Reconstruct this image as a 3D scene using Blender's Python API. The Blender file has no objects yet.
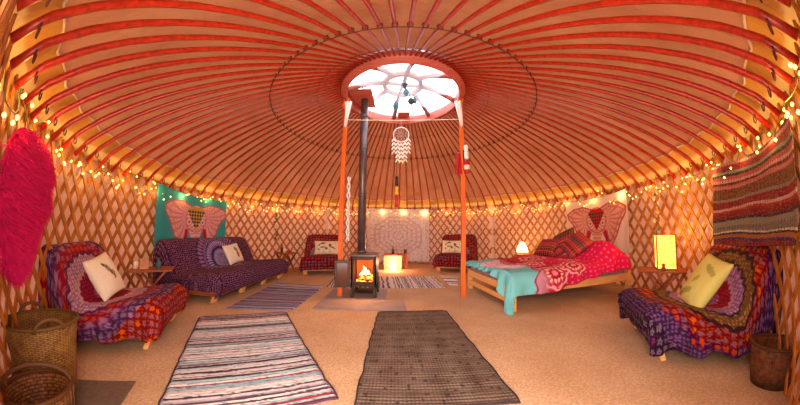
import bpy, bmesh, math, random
from mathutils import Vector, Matrix, noise
random.seed(7)
PI = math.pi
sc = bpy.context.scene
col = sc.collection
sin, cos = math.sin, math.cos

# ------------------------------------------------------------------ materials
def L(c):
    return tuple(((x/12.92) if x <= .04045 else ((x+.055)/1.055)**2.4) for x in c[:3])
def hx(s):
    return L(tuple(int(s[i:i+2], 16)/255 for i in (0, 2, 4)))

class NT:
    def __init__(s, name):
        s.m = bpy.data.materials.new(name); s.m.use_nodes = True
        s.t = s.m.node_tree; s.t.nodes.clear()
        s.out = s.t.nodes.new('ShaderNodeOutputMaterial')
    def n(s, typ, ins=None, **props):
        nd = s.t.nodes.new('ShaderNode' + typ)
        for k, v in props.items(): setattr(nd, k, v)
        for k, v in (ins or {}).items():
            if isinstance(v, bpy.types.NodeSocket): s.t.links.new(v, nd.inputs[k])
            else:
                if isinstance(v, tuple) and len(v) == 3 and nd.inputs[k].type == 'RGBA': v = (*v, 1)
                nd.inputs[k].default_value = v
        return nd
    def ramp(s, fac, stops, interp='LINEAR'):
        r = s.n('ValToRGB', {'Fac': fac}); cr = r.color_ramp; cr.interpolation = interp
        while len(cr.elements) > 1: cr.elements.remove(cr.elements[-1])
        cr.elements[0].position = stops[0][0]; cr.elements[0].color = (*stops[0][1], 1)
        for p, c in stops[1:]:
            e = cr.elements.new(p); e.color = (*c, 1)
        return r.outputs[0]
    def mix(s, f, a, b, mode='MIX'):
        m = s.n('MixRGB', {'Fac': f, 'Color1': a, 'Color2': b}, blend_type=mode)
        return m.outputs[0]
    def finish(s, base, rough=.7, bump=None, bd=.01, bs=.5, metal=0, spec=.3, sheen=0):
        p = s.n('BsdfPrincipled', {'Base Color': base, 'Roughness': rough, 'Metallic': metal, 'Specular IOR Level': spec, 'Sheen Weight': sheen})
        if bump is not None:
            b = s.n('Bump', {'Height': bump, 'Distance': bd, 'Strength': bs})
            s.t.links.new(b.outputs[0], p.inputs['Normal'])
        s.t.links.new(p.outputs[0], s.out.inputs[0])
        return s.m

def M_plain(name, c, rough=.6, metal=0, var=.15, scale=12, bd=.003, spec=.3):
    t = NT(name); co = t.n('TexCoord').outputs['Object']
    nz = t.n('TexNoise', {'Vector': co, 'Scale': scale, 'Detail': 4}).outputs[0]
    d = tuple(x*(1-var) for x in c); e = tuple(min(1, x*(1+var)) for x in c)
    return t.finish(t.ramp(nz, [(.3, d), (.7, e)]), rough, nz, bd, .4, metal, spec)

def M_wood(name, c, dark, axis=0, scale=6, rough=.5, spec=.35):
    t = NT(name); co = t.n('TexCoord').outputs['Object']
    sc_ = [18, 18, 18]; sc_[axis] = 1.2
    mp = t.n('Mapping', {'Vector': co, 'Scale': tuple(sc_)}).outputs[0]
    nz = t.n('TexNoise', {'Vector': mp, 'Scale': scale/3, 'Detail': 5, 'Roughness': .6}).outputs[0]
    return t.finish(t.ramp(nz, [(.3, dark), (.65, c)]), rough, nz, .002, .4, 0, spec)

def M_emit(name, c, s):
    t = NT(name); e = t.n('Emission', {'Color': c, 'Strength': s})
    t.t.links.new(e.outputs[0], t.out.inputs[0]); return t.m

def M_cloth(name, rough=.9, scale=160, bd=.004, lump=6, sheen=0, dirt=.18):
    """cloth whose print comes from the mesh's own colour attribute, plus woven grain"""
    t = NT(name); co = t.n('TexCoord').outputs['Object']
    a = t.n('Attribute', attribute_name='Col').outputs['Color']
    f = t.n('TexNoise', {'Vector': co, 'Scale': scale, 'Detail': 2}).outputs[0]
    g = t.n('TexNoise', {'Vector': co, 'Scale': lump, 'Detail': 4}).outputs[0]
    base = t.mix(dirt, a, t.ramp(f, [(.35, (.25, .25, .25)), (.65, (1, 1, 1))]), 'MULTIPLY')
    h = t.n('Math', {0: f, 1: .15}, operation='MULTIPLY').outputs[0]
    h2 = t.n('Math', {0: h, 1: g}, operation='ADD').outputs[0]
    return t.finish(base, rough, h2, .03, .35, 0, .15, sheen)

M = {}
CL = M_cloth('printed_cloth')
M['pole'] = M_wood('orange_painted_wood', hx('B8280A'), hx('821004'), 0, rough=.35, spec=.5)
M['post'] = M_wood('post_orange_wood', hx('EA701F'), hx('CC4A12'), 2, rough=.45)
M['slat'] = M_wood('golden_lattice_wood', hx('C67A2A'), hx('8E4A18'), 2, scale=3)
M['pine'] = M_wood('pale_pine', hx('E8B070'), hx('CC8A4A'), 0)
M['redwood'] = M_wood('red_brown_wood', hx('B05826'), hx('7A3214'), 0)
M['ring'] = M_wood('crown_wood', hx('C86450'), hx('A84838'), 0, rough=.55)
M['spoke'] = M_plain('shaded_spoke_wood', hx('9A5848'), .8, spec=.1)  # darker copy of the crown wood: shade on spokes and hub painted into colour
M['iron'] = M_plain('cast_iron', hx('3E2A22'), .45, .4, .25, 20)
M['flue'] = M_plain('flue_steel', hx('6E5A58'), .38, .6, .25, 8)
M['rope'] = M_plain('dark_rope', hx('5A2A1C'), .9)
M['cord'] = M_plain('pale_cord', hx('E8D0B4'), .8)
M['white'] = M_plain('white_cotton', hx('F2E6DC'), .9, var=.06)
M['teal'] = M_plain('teal_glaze', hx('3E6468'), .4)
M['dark'] = M_plain('dark_paint', hx('2E2422'), .5)
M['red'] = M_plain('red_enamel', hx('B41C20'), .35, spec=.5)
M['brownglass'] = M_plain('brown_glass', hx('5A2A18'), .2, spec=.6)
M['candle'] = M_plain('cream_wax', hx('F0DCB8'), .5)
M['slate'] = M_plain('pale_slate', hx('8E7A7A'), .7, var=.12, scale=6)
M['mat'] = M_plain('brown_felt_mat', hx('6A5444'), .95, var=.2, scale=40)
M['leaf'] = M_plain('leaf_green', hx('5A6A2A'), .6)
M['bulb'] = M_emit('fairy_bulb', (1, .55, .10), 4.5)
M['wax_glow'] = M_emit('candle_flame', (1, .6, .25), 30)

def wicker(name, c, d, ns=26, nz_=60):
    t = NT(name); uv = t.n('UVMap').outputs[0]
    mp = t.n('Mapping', {'Vector': uv, 'Scale': (ns*1.3, nz_*1.35, 1)}).outputs[0]
    br = t.n('TexBrick', {'Vector': uv, 'Color1': (1, 1, 1), 'Color2': (.72, .72, .72), 'Mortar': (.12, .12, .12), 'Scale': 1.0, 'Mortar Size': .12, 'Brick Width': 1.0, 'Row Height': .5, 'Mortar Smooth': .6})
    t.t.links.new(mp, br.inputs['Vector'])
    nz = t.n('TexNoise', {'Vector': uv, 'Scale': 30}).outputs[0]
    base = t.ramp(nz, [(.3, d), (.7, c)])
    return t.finish(t.mix(.75, base, br.outputs[0], 'MULTIPLY'), .6, br.outputs[0], .008, .8)
M['wick'] = wicker('wicker_tan', hx('B4803E'), hx('8A5A26'))
M['wickdark'] = wicker('wicker_brown', hx('9A5A30'), hx('5E2E18'))
M['wickred'] = wicker('wicker_russet', hx('A8662E'), hx('6E3A18'), 22, 16)

def floor_mat():
    t = NT('coir_carpet'); co = t.n('TexCoord').outputs['Object']
    v = t.n('TexVoronoi', {'Vector': co, 'Scale': 55, 'Randomness': .6}).outputs['Distance']
    n1 = t.n('TexNoise', {'Vector': co, 'Scale': 2.2, 'Detail': 5}).outputs[0]
    n2 = t.n('TexNoise', {'Vector': co, 'Scale': 60, 'Detail': 3}).outputs[0]
    b = t.ramp(n1, [(.3, hx('D4A67C')), (.7, hx('E4BA94'))])
    b = t.mix(.55, b, t.ramp(v, [(.0, (1, 1, 1)), (.75, (.45, .42, .4))]), 'MULTIPLY')
    b = t.mix(.35, b, t.ramp(n2, [(.35, (.4, .36, .33)), (.6, (1, 1, 1))]), 'MULTIPLY')
    return t.finish(b, .95, v, .006, .6, 0, .1)
M['floor'] = floor_mat()

def canvas_mat(name, a, b, thru=0):
    t = NT(name); co = t.n('TexCoord').outputs['Object']
    n1 = t.n('TexNoise', {'Vector': co, 'Scale': 1.6, 'Detail': 5, 'Distortion': .6}).outputs[0]
    n2 = t.n('TexNoise', {'Vector': co, 'Scale': 5, 'Detail': 4, 'Distortion': 1.2}).outputs[0]
    base = t.ramp(n1, [(.3, a), (.7, b)])
    h = t.n('Math', {0: n1, 1: n2}, operation='ADD').outputs[0]
    m = t.finish(base, .9, h, .06, .5, 0, .1)
    if thru:
        pr = [x for x in t.t.nodes if x.type == 'BSDF_PRINCIPLED'][0]
        tl = t.n('BsdfTranslucent', {'Color': base})
        mx = t.n('MixShader', {0: thru, 1: pr.outputs[0], 2: tl.outputs[0]}); t.t.links.new(mx.outputs[0], t.out.inputs[0])
    return m
M['canvas'] = canvas_mat('roof_canvas', hx('A86440'), hx('BC7A52'), .07)
M['flap'] = canvas_mat('roof_skirt_canvas', hx('CE9650'), hx('D8A050'), .12)
M['wallcanvas'] = canvas_mat('wall_canvas', hx('DCB29C'), hx('E6C2AE'), .25)

# ------------------------------------------------------------------ mesh helpers
class MB:
    def __init__(s): s.v = []; s.f = []; s.c = []; s.uv = {}
    def add(s, vs, fs, c=None):
        o = len(s.v); s.v += [tuple(v) for v in vs]; s.f += [tuple(i+o for i in f) for f in fs]
        if c is not None: s.c += c
        return s
    def box(s, x0, x1, y0, y1, z0, z1, mat=None, bev=0):
        vs = [Vector((x, y, z)) for x in (x0, x1) for y in (y0, y1) for z in (z0, z1)]
        fs = [(0, 1, 3, 2), (4, 6, 7, 5), (0, 4, 5, 1), (2, 3, 7, 6), (0, 2, 6, 4), (1, 5, 7, 3)]
        if mat: vs = [mat @ v for v in vs]
        return s.add(vs, fs)
    def beam(s, a, b, w, h, up=(0, 0, 1), w2=None, h2=None):
        a, b = Vector(a), Vector(b); d = (b-a).normalized(); u = Vector(up)
        if abs(d.dot(u)) > .97: u = Vector((1, 0, 0))
        sd = d.cross(u).normalized(); u = sd.cross(d).normalized()
        vs = []
        for p, ww, hh in ((a, w, h), (b, w2 or w, h2 or h)):
            for sx, sz in ((-1, -1), (1, -1), (1, 1), (-1, 1)): vs.append(p+sd*sx*ww/2+u*sz*hh/2)
        return s.add(vs, [(3, 2, 1, 0), (4, 5, 6, 7), (0, 1, 5, 4), (1, 2, 6, 5), (2, 3, 7, 6), (3, 0, 4, 7)])
    def tube(s, pts, r, n=8, caps=True, closed=False):
        pts = [Vector(p) for p in pts]; m = len(pts); vs = []
        ref = None
        for i, p in enumerate(pts):
            if closed: d = pts[(i+1) % m]-pts[i-1]
            else: d = pts[min(i+1, m-1)]-pts[max(i-1, 0)]
            d.normalize()
            if ref is None: ref = Vector((0, 0, 1)) if abs(d.z) < .9 else Vector((1, 0, 0))
            sd = d.cross(ref).normalized(); u = sd.cross(d).normalized(); ref = u
            rr = r[i] if isinstance(r, (list, tuple)) else r
            for k in range(n):
                a = 2*PI*k/n; vs.append(p+sd*cos(a)*rr+u*sin(a)*rr)
        fs = []
        for i in range(m if closed else m-1):
            j = (i+1) % m
            for k in range(n): fs.append((i*n+k, i*n+(k+1) % n, j*n+(k+1) % n, j*n+k))
        if caps and not closed: fs += [tuple(range(n-1, -1, -1)), tuple((m-1)*n+k for k in range(n))]
        return s.add(vs, fs)
    def lathe(s, prof, c=(0, 0, 0), n=24, sx=1, sy=1, bulge=None):
        vs = []; m = len(prof)
        for r, z in prof:
            for k in range(n):
                a = 2*PI*k/n; vs.append((c[0]+r*sx*cos(a), c[1]+r*sy*sin(a), c[2]+z))
        fs = []; o = len(s.f)
        for i in range(m-1):
            for k in range(n):
                fs.append((i*n+k, i*n+(k+1) % n, (i+1)*n+(k+1) % n, (i+1)*n+k))
                s.uv[o+len(fs)-1] = [(k/n, i/m), ((k+1)/n, i/m), ((k+1)/n, (i+1)/m), (k/n, (i+1)/m)]
        if prof[0][0] > 1e-4 and prof[0] != prof[-1]: fs.append(tuple(range(n-1, -1, -1)))
        if prof[-1][0] > 1e-4 and prof[0] != prof[-1]: fs.append(tuple((m-1)*n+k for k in range(n)))
        return s.add(vs, fs)
    def grid(s, nu, nv, fn, cf=None):
        vs = []; c = []
        for j in range(nv+1):
            for i in range(nu+1):
                vs.append(fn(i/nu, j/nv))
                if cf: c.append(cf(i/nu, j/nv))
        fs = [(j*(nu+1)+i, j*(nu+1)+i+1, (j+1)*(nu+1)+i+1, (j+1)*(nu+1)+i) for j in range(nv) for i in range(nu)]
        return s.add(vs, fs, c if cf else None)
    def build(s, name, mat, parent=None, smooth=False, solid=0, bevel=0, sub=0):
        me = bpy.data.meshes.new(name); me.from_pydata(s.v, [], s.f); me.update()
        if s.c and len(s.c) == len(s.v):
            at = me.color_attributes.new('Col', 'FLOAT_COLOR', 'POINT')
            fl = []
            for c in s.c: fl += [c[0], c[1], c[2], 1]
            at.data.foreach_set('color', fl)
        if s.uv:
            uvl = me.uv_layers.new(name='UVMap')
            for pi, uvs in s.uv.items():
                p = me.polygons[pi]
                for k, li in enumerate(p.loop_indices): uvl.data[li].uv = uvs[k]
        bm = bmesh.new(); bm.from_mesh(me); bmesh.ops.recalc_face_normals(bm, faces=bm.faces); bm.to_mesh(me); bm.free()
        for mm in (mat if isinstance(mat, list) else [mat]): me.materials.append(mm)
        if smooth: me.polygons.foreach_set('use_smooth', [True]*len(me.polygons))
        o = bpy.data.objects.new(name, me); col.objects.link(o)
        if parent: o.parent = parent
        if solid: md = o.modifiers.new('thick', 'SOLIDIFY'); md.thickness = solid; md.offset = -1
        if bevel: md = o.modifiers.new('bev', 'BEVEL'); md.width = bevel; md.segments = 2; md.limit_method = 'ANGLE'
        if sub: md = o.modifiers.new('sub', 'SUBSURF'); md.levels = sub; md.render_levels = sub
        return o
def tag(o, label=None, cat=None, group=None, kind=None):
    if label: o['label'] = label
    if cat: o['category'] = cat
    if group: o['group'] = group
    if kind: o['kind'] = kind
    return o
def thing(name, label, cat, loc=(0, 0, 0), rz=0, group=None):
    o = bpy.data.objects.new(name, None); col.objects.link(o); o.empty_display_size = .1
    o.location = loc; o.rotation_euler = (0, 0, rz)
    return tag(o, label, cat, group)
def dup(root, parent=None):
    r = root.copy(); col.objects.link(r)
    if parent: r.parent = parent
    for ch in list(root.children): dup(ch, r)
    return r
def lerp(a, b, t): return a+(b-a)*t
def mixc(a, b, t): return tuple(a[i]+(b[i]-a[i])*t for i in range(3))
def nz(*p, s=1.0): return noise.noise(Vector(p)*s)
def sm(a, b, x):
    t = max(0, min(1, (x-a)/(b-a))); return t*t*(3-2*t)
def catmull(pts, n):
    out = []; m = len(pts)
    for k in range(n+1):
        t = k/n*(m-1); i = min(int(t), m-2); f = t-i
        p = [Vector(pts[max(0, min(m-1, i+d))]) for d in (-1, 0, 1, 2)]
        out.append(.5*((2*p[1])+(-p[0]+p[2])*f+(2*p[0]-5*p[1]+4*p[2]-p[3])*f*f+(-p[0]+3*p[1]-3*p[2]+p[3])*f**3))
    return out

# ------------------------------------------------------------------ the yurt
R, YC, H = 3.88, 3.88, 1.69
RCY, RC, HR = 3.72, .93, 3.30        # crown ring centre y, inner radius, height
def wp(a, z, r=R): return Vector((r*sin(a), YC+r*cos(a), z))    # a = angle from +y, clockwise

# floor
mb = MB(); n = 96
mb.add([(0, YC, 0)]+[wp(2*PI*k/n, 0, R+.06) for k in range(n)], [(0, 1+(k+1) % n, 1+k) for k in range(n)])
tag(mb.build('floor', M['floor'], solid=.03), 'round floor of woven orange brown coir carpet', kind='structure')

# wall sections with lattice
DOOR = .17*PI/3.0
sects = [('wall_left', -PI+DOOR, -.62), ('wall_back', -.62, .72), ('wall_right', .72, PI-DOOR)]
labs = {'wall_left': 'pale canvas wall behind golden lattice on the left', 'wall_back': 'pale canvas wall behind golden lattice at the far side', 'wall_right': 'pale canvas wall behind golden lattice on the right'}
NC = 122; DA = 2*PI/NC; RISE = .272
def slat(mb, a0, sgn, z0, z1, r, lo, hi):
    seg = 10; vs = []
    pts = []
    for k in range(seg+1):
        z = lerp(z0, z1, k/seg); a = a0+sgn*(z-z0)/RISE*DA
        pts.append((a, z))
    pts = [p for p in pts if lo <= p[0] <= hi]
    if len(pts) < 2: return
    w = .021
    for a, z in pts:
        dl = Vector((R*DA, RISE)).normalized()      # along slat in (arc, z)
        na, nzv = -dl.y*sgn, dl.x                     # normal in wall plane (arc, z)
        # rounded section: four corners
        for s_, rr in ((-1, r), (1, r), (1, r-.012), (-1, r-.012)):
            vs.append(wp(a+na*s_*w/R*1.0, z+nzv*s_*w, rr))
    fs = []
    m = len(pts)
    for i in range(m-1):
        for k in range(4): fs.append((i*4+k, i*4+(k+1) % 4, (i+1)*4+(k+1) % 4, (i+1)*4+k))
    fs += [(3, 2, 1, 0), tuple((m-1)*4+k for k in range(4))]
    mb.add(vs, fs)
for name, a0, a1 in sects:
    mb = MB(); k = int((a1-a0)/.04)
    mb.grid(k, 8, lambda u, v: wp(lerp(a0, a1, u), v*(H+.075), R+.03+.006*nz(u*30, v*6, a0)))
    w = tag(mb.build(name, M['wallcanvas'], smooth=True, solid=-.02), labs[name], kind='structure')
    mb = MB()
    for i in range(-NC, 2*NC):
        a = -PI+i*DA
        slat(mb, a, 1, .02, H+.04, R-.015, a0, a1)
        slat(mb, a, -1, .02, H+.04, R-.032, a0, a1)
    mb.build('lattice', M['slat'], w)

# roof canvas: inner sheet and lower skirt overlap with scalloped cream edge
def BOW(t): return .19*sin(PI*max(0, min(1, t))**.62)     # steam-bent poles rise steeply from the wall, then flatten
def roofz(rr): return H+.06+(R-rr)/(R-RC-.05)*(HR+.04-H-.06)
def roofp(a, f, up=.0):      # f: 0 wall .. 1 ring
    p0 = wp(a, H+.05+up, R+.02)
    # matching point on the crown
    q = Vector(((RC+.03)*sin(a), RCY+(RC+.03)*cos(a), HR+.09+up))
    p = p0.lerp(q, f)
    if f > 0: p.z += BOW(f)
    return p
NP = 96
mb = MB()
def rf(u, v):
    a = 2*PI*u; p = roofp(a, lerp(.02, 1, v))
    s = abs(sin(a*NP/2)); p.z += .015-.03*(1-s)*0 + .02*nz(cos(a)*9, sin(a)*9, v*6)
    return p
mb.grid(384, 30, rf)
ce = tag(mb.build('ceiling', M['canvas'], smooth=True), 'salmon canvas roof lining above the poles', kind='structure')
mb = MB()
mb.grid(384, 8, lambda u, v: roofp(2*PI*u, lerp(-.03, .068+.008*abs(sin(2*PI*u*NP/4)), v))+Vector((0, 0, -.006+.008*nz(u*60, v*5, 3))))
mb.build('roof_skirt', M['flap'], ce, smooth=True)
mb = MB()
mb.tube([roofp(2*PI*k/384, .070+.008*abs(sin(2*PI*k/384*NP/4)))+Vector((0, 0, -.018)) for k in range(384)], .008, 5, closed=True)
mb.build('skirt_piping', M['cord'], ce, smooth=True)

# roof poles, each a thing
def secname(a):
    a = (a+PI) % (2*PI)-PI
    if abs(a) < .62: return 'back'
    if abs(a) > PI-.75: return 'door'
    return 'left' if a < 0 else 'right'
PL = {'back': ('thin orange roof pole rising from the far wall to the crown ring', 'roof poles rising from the far wall'),
      'door': ('orange roof pole passing overhead nearest the viewer', 'roof poles passing overhead'),
      'left': ('orange roof pole sweeping up from the left wall to the crown ring', 'roof poles rising from the left wall'),
      'right': ('orange roof pole sweeping up from the right wall to the crown ring', 'roof poles rising from the right wall')}
ROPEF = (R-2.08)/(R-RC-.1)
ropepts = []; rope2 = []
loop_me = None
for i in range(NP):
    a = 2*PI*(i+.5)/NP
    p0 = wp(a, H-.03, R-.055); q = Vector(((RC+.06)*sin(a), RCY+(RC+.06)*cos(a), HR-.02))
    d = (q-p0)
    mb = MB()
    # rectangular section, slightly bowed up near the wall like a steam-bent pole
    pts = []
    for k in range(13):
        t = (k/12)**1.3; p = p0.lerp(q, t)-p0; p.z += BOW(t)
        pts.append(p)
    vs = []; fs = []
    side = Vector((cos(a), -sin(a), 0))
    dn = d.normalized(); up = side.cross(dn).normalized()
    if up.z < 0: up = -up
    for k, p in enumerate(pts):
        t = k/12; w = lerp(.0205, .0135, t); hh = lerp(.020, .014, t)
        for q_ in range(8):
            an = PI/8+q_*PI/4; vs.append(p+side*w*cos(an)*1.08+up*hh*sin(an)*1.08)
    for k in range(12):
        for q_ in range(8): fs.append((k*8+q_, k*8+(q_+1) % 8, (k+1)*8+(q_+1) % 8, (k+1)*8+q_))
    fs += [tuple(range(7, -1, -1)), tuple(96+k for k in range(8))]
    mb.add(vs, fs)
    o = mb.build('roof_pole', M['pole'], smooth=True)
    o.location = p0
    lab, g = PL[secname(a)]
    tag(o, lab, 'roof pole', g)
    # rope loop tying the pole's foot to the lattice
    if loop_me is None:
        m2 = MB()
        m2.tube([(0.026*cos(t), 0, .032*sin(t)) for t in [2*PI*k/10 for k in range(10)]], .0045, 5, closed=True)
        tmp = m2.build('rope_loop', M['rope'], o, smooth=True); loop_me = tmp.data; lp = tmp
    else:
        lp = bpy.data.objects.new('rope_loop', loop_me); col.objects.link(lp); lp.parent = o
    lp.location = dn*.10+Vector((0, 0, .02)); lp.rotation_euler = (0, 0, -a)
    for f, L_ in ((ROPEF, ropepts), (.86, rope2)):
        p = p0.lerp(q, f); p.z += BOW(f)-.032
        L_.append((p, side, up, dn, a))
for L_, rad, lb in ((ropepts, .0045, 'dark rope circle knotted to every roof pole halfway up the roof'), (rope2, .003, 'thin dark rope circle tied round the roof poles close to the crown')):
    rt = thing('roof_rope', lb, 'rope', (0, YC, L_[0][0].z))
    O = Vector(rt.location)
    mb = MB(); mb.tube([x[0]-O for x in L_], rad, 5, closed=True); mb.build('cord', M['rope'], rt, smooth=True)
    if rad > .004:
        kn = None
        for (p, sd, up, dn, a) in L_:
            if kn is None:
                m2 = MB(); m2.tube([(.027*cos(t), 0, .03*sin(t)) for t in [2*PI*k/8 for k in range(8)]], .006, 5, closed=True)
                kn = m2.build('knot', M['rope'], rt, smooth=True); k_ = kn
            else:
                k_ = kn.copy(); col.objects.link(k_); k_.parent = rt
            k_.location = p-O+Vector((0, 0, .030)); k_.rotation_euler = (0, 0, -a)

# crown ring
cr = thing('crown_ring', 'round wooden crown skylight with curved spokes above the two posts', 'skylight', (0, RCY, HR))
mb = MB(); mb.lathe([(RC, -.10), (RC+.09, -.07), (RC+.12, .03), (RC+.04, .07), (RC-.015, .04), (RC, -.10)], n=72)
mb.build('rim', M['ring'], cr, smooth=True)
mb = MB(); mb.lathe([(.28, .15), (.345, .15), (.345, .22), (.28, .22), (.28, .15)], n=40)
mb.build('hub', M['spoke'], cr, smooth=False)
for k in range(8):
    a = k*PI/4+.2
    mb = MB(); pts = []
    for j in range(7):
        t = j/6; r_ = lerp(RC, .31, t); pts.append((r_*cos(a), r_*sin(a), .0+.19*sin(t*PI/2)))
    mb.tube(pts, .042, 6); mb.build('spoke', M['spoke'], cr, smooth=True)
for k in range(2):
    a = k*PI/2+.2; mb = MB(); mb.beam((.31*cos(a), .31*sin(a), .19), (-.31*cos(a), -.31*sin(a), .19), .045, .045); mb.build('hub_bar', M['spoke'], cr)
mb = MB(); mb.box(-.97, -.52, -.10, .52, .045, .06)
mb.build('flue_plate', M['ring'], cr)
mb = MB(); mb.box(-.10, .13, .72, .93, .03, .05); mb.build('rear_plate', M['ring'], cr)
t = NT('clear_cover'); tr = t.n('BsdfTransparent', {'Color': (.93, .96, 1)}); tl = t.n('BsdfTranslucent', {'Color': (.95, .97, 1)})
mx = t.n('MixShader', {0: .25, 1: tr.outputs[0], 2: tl.outputs[0]}); t.t.links.new(mx.outputs[0], t.out.inputs[0])
mb = MB(); mb.lathe([(RC+.12, .07), (.85, .15), (.6, .23), (.3, .28), (.02, .30)], n=48)
mb.build('cover', t.m, cr, smooth=True)

# ------------------------------------------------------------------ posts
for sx, lab in ((-1, 'orange wooden post on the left, standing behind the stove door'), (1, 'orange wooden post on the right, at the foot of the bed')):
    x = -.985 if sx < 0 else .925
    y = 3.76
    po = thing('roof_post', lab, 'post', (x, y, 0))
    mb = MB(); tx = (-.95 if sx < 0 else .97)-x
    n_ = 10; pts = [(lerp(0, tx, k/n_), lerp(0, -.03, k/n_), lerp(0, HR-.10, k/n_)) for k in range(n_+1)]
    mb.beam(pts[0], pts[-1], .068, .062, (0, 1, 0)); mb.build('shaft', M['post'], po, bevel=.008)
    mb = MB(); mb.beam((tx-.03, -.03, HR-.22), (tx+.01, -.03, HR-.05), .10, .08, (0, 1, 0)); mb.build('head_block', M['post'], po, bevel=.01)

# ------------------------------------------------------------------ stove
st = thing('wood_stove', 'small black wood burning stove with door open and fire lit', 'stove', (-.60, 3.66, 0))
W2 = .19
def plate(nm, x0, x1, y0, y1, z0, z1, mt='iron', bev=.004, par=st):
    b = MB(); b.box(x0, x1, y0, y1, z0, z1); return b.build(nm, M[mt], par, bevel=bev)
b = MB(); D = .42
b.box(-W2, -W2+.02, 0, D, .17, .63); b.box(W2-.02, W2, 0, D, .17, .63); b.box(-W2, W2, D-.02, D, .17, .63); b.box(-W2, W2, 0, D, .17, .195); b.box(-W2, W2, 0, D, .61, .63)
b.box(-W2, W2, 0, .02, .195, .245); b.box(-W2, W2, 0, .02, .575, .61); b.box(-W2, -W2+.045, 0, .02, .245, .575); b.box(W2-.045, W2, 0, .02, .245, .575)
b.build('body', M['iron'], st)
plate('top_plate', -W2-.03, W2+.02, -.03, D+.02, .63, .655, 'flue')
for sx in (-1, 1):
    for yy in (.02, D-.06):
        b = MB(); b.beam((sx*(W2-.03), yy+.02, .18), (sx*(W2-.01), yy+.02, .0), .045, .045); b.build('leg', M['iron'], st)
plate('ash_shelf', -W2+.03, W2-.03, .03, D-.08, .06, .075)
# open door swung left
dr = bpy.data.objects.new('door', None); col.objects.link(dr); dr.parent = st; dr.location = (-W2-.005, -.02, 0); dr.rotation_euler = (0, 0, .22)
b = MB(); b.box(-.235, 0, -.02, 0, .17, .21); b.box(-.235, 0, -.02, 0, .53, .575); b.box(-.235, -.195, -.02, 0, .21, .53); b.box(-.04, 0, -.02, 0, .21, .53)
b.build('door_frame', M['iron'], dr, bevel=.003)
t = NT('sooty_glass'); t.finish(hx('5A2A14'), .15, spec=.7)
b = MB(); b.box(-.196, -.039, -.014, -.006, .209, .531); b.build('door_glass', t.m, dr)
b = MB(); b.tube([(-.22, -.03, .34), (-.22, -.055, .36), (-.22, -.055, .42), (-.22, -.03, .44)], .006, 6); b.build('door_handle', M['flue'], dr, smooth=True)
fb = NT('fire_brick'); fb.finish(hx('8A4A22'), .9)
b = MB(); b.box(-W2+.022, W2-.022, D-.05, D-.021, .2, .6); b.build('fire_brick', fb.m, st)
# logs and flames
lg = NT('glowing_log'); co = lg.n('TexCoord').outputs['Object']
nn = lg.n('TexNoise', {'Vector': co, 'Scale': 22, 'Detail': 3}).outputs[0]
cc = lg.ramp(nn, [(.42, (.02, .004, .002)), (.52, (1, .12, .01)), (.66, (1, .5, .08))])
e_ = lg.n('Emission', {'Color': cc, 'Strength': 2.6}); lg.t.links.new(e_.outputs[0], lg.out.inputs[0])
for p, q, r_ in (((-.12, .08, .235), (.12, .14, .24), .035), ((-.1, .2, .235), (.12, .24, .24), .035), ((-.08, .12, .295), (.1, .2, .30), .032), ((.02, .08, .29), (.13, .22, .30), .03)):
    b = MB(); b.tube([p, tuple((p[i]+q[i])/2 for i in range(3)), q], [r_, r_*1.1, r_*.9], 9); b.build('burning_log', lg.m, st, smooth=True)
fm = NT('flame'); g = fm.n('TexCoord').outputs['Object']; sp = fm.n('SeparateXYZ', {0: g}).outputs[2]
mr = fm.n('MapRange', {0: sp, 1: .28, 2: .54}).outputs[0]
e_ = fm.n('Emission', {'Color': fm.ramp(mr, [(0, (1, .42, .04)), (.35, (1, .78, .28)), (1, (1, .30, .03))]), 'Strength': 4})
fm.t.links.new(e_.outputs[0], fm.out.inputs[0])
for x, y, hgt, w in ((-.01, .16, .17, .036), (.025, .18, .14, .028), (-.045, .14, .10, .024), (.07, .2, .09, .024)):
    b = MB(); b.lathe([(w*.5, 0), (w, hgt*.22), (w*.85, hgt*.45), (w*.45, hgt*.75), (.002, hgt)], (x, y, .30), 10, 1, .5)
    for i, v in enumerate(b.v):
        z = v[2]-.3; b.v[i] = (v[0]+.02*sin(z*28+x*40), v[1], v[2])
    b.build('flame', fm.m, st, smooth=True)

# flue pipe with collars
fl = thing('flue_pipe', 'tall grey metal flue pipe rising from the stove through the crown', 'flue pipe', (-.68, 3.96, .655))
b = MB(); b.lathe([(.066, 0), (.066, 2.95)], n=28); b.build('pipe', M['flue'], fl, smooth=True)
for z in (.02, .95, 1.75, 2.35):
    b = MB(); b.lathe([(.067, z), (.074, z+.005), (.074, z+.035), (.067, z+.04)], n=28); b.build('collar', M['flue'], fl, smooth=True)

for nm, pts, lb in (('front', [(-1.19, 3.12), (.04, 3.14), (.0, 3.56), (-1.20, 3.58)], 'wide pale grey stone hearth slab in front of the stove'), ('rear', [(-1.20, 3.59), (-.27, 3.57), (-.27, 4.22), (-1.20, 4.24)], 'pale grey stone hearth slab beneath the stove legs')):
    b = MB(); vs = [(x, y, 0) for x, y in pts]+[(x, y, .018) for x, y in pts]
    b.add(vs, [(3, 2, 1, 0), (4, 5, 6, 7), (0, 1, 5, 4), (1, 2, 6, 5), (2, 3, 7, 6), (3, 0, 4, 7)])
    o = b.build('hearth_slab', M['slate'], bevel=.004); tag(o, lb, 'hearth slab')
st.location.z = .018

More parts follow.
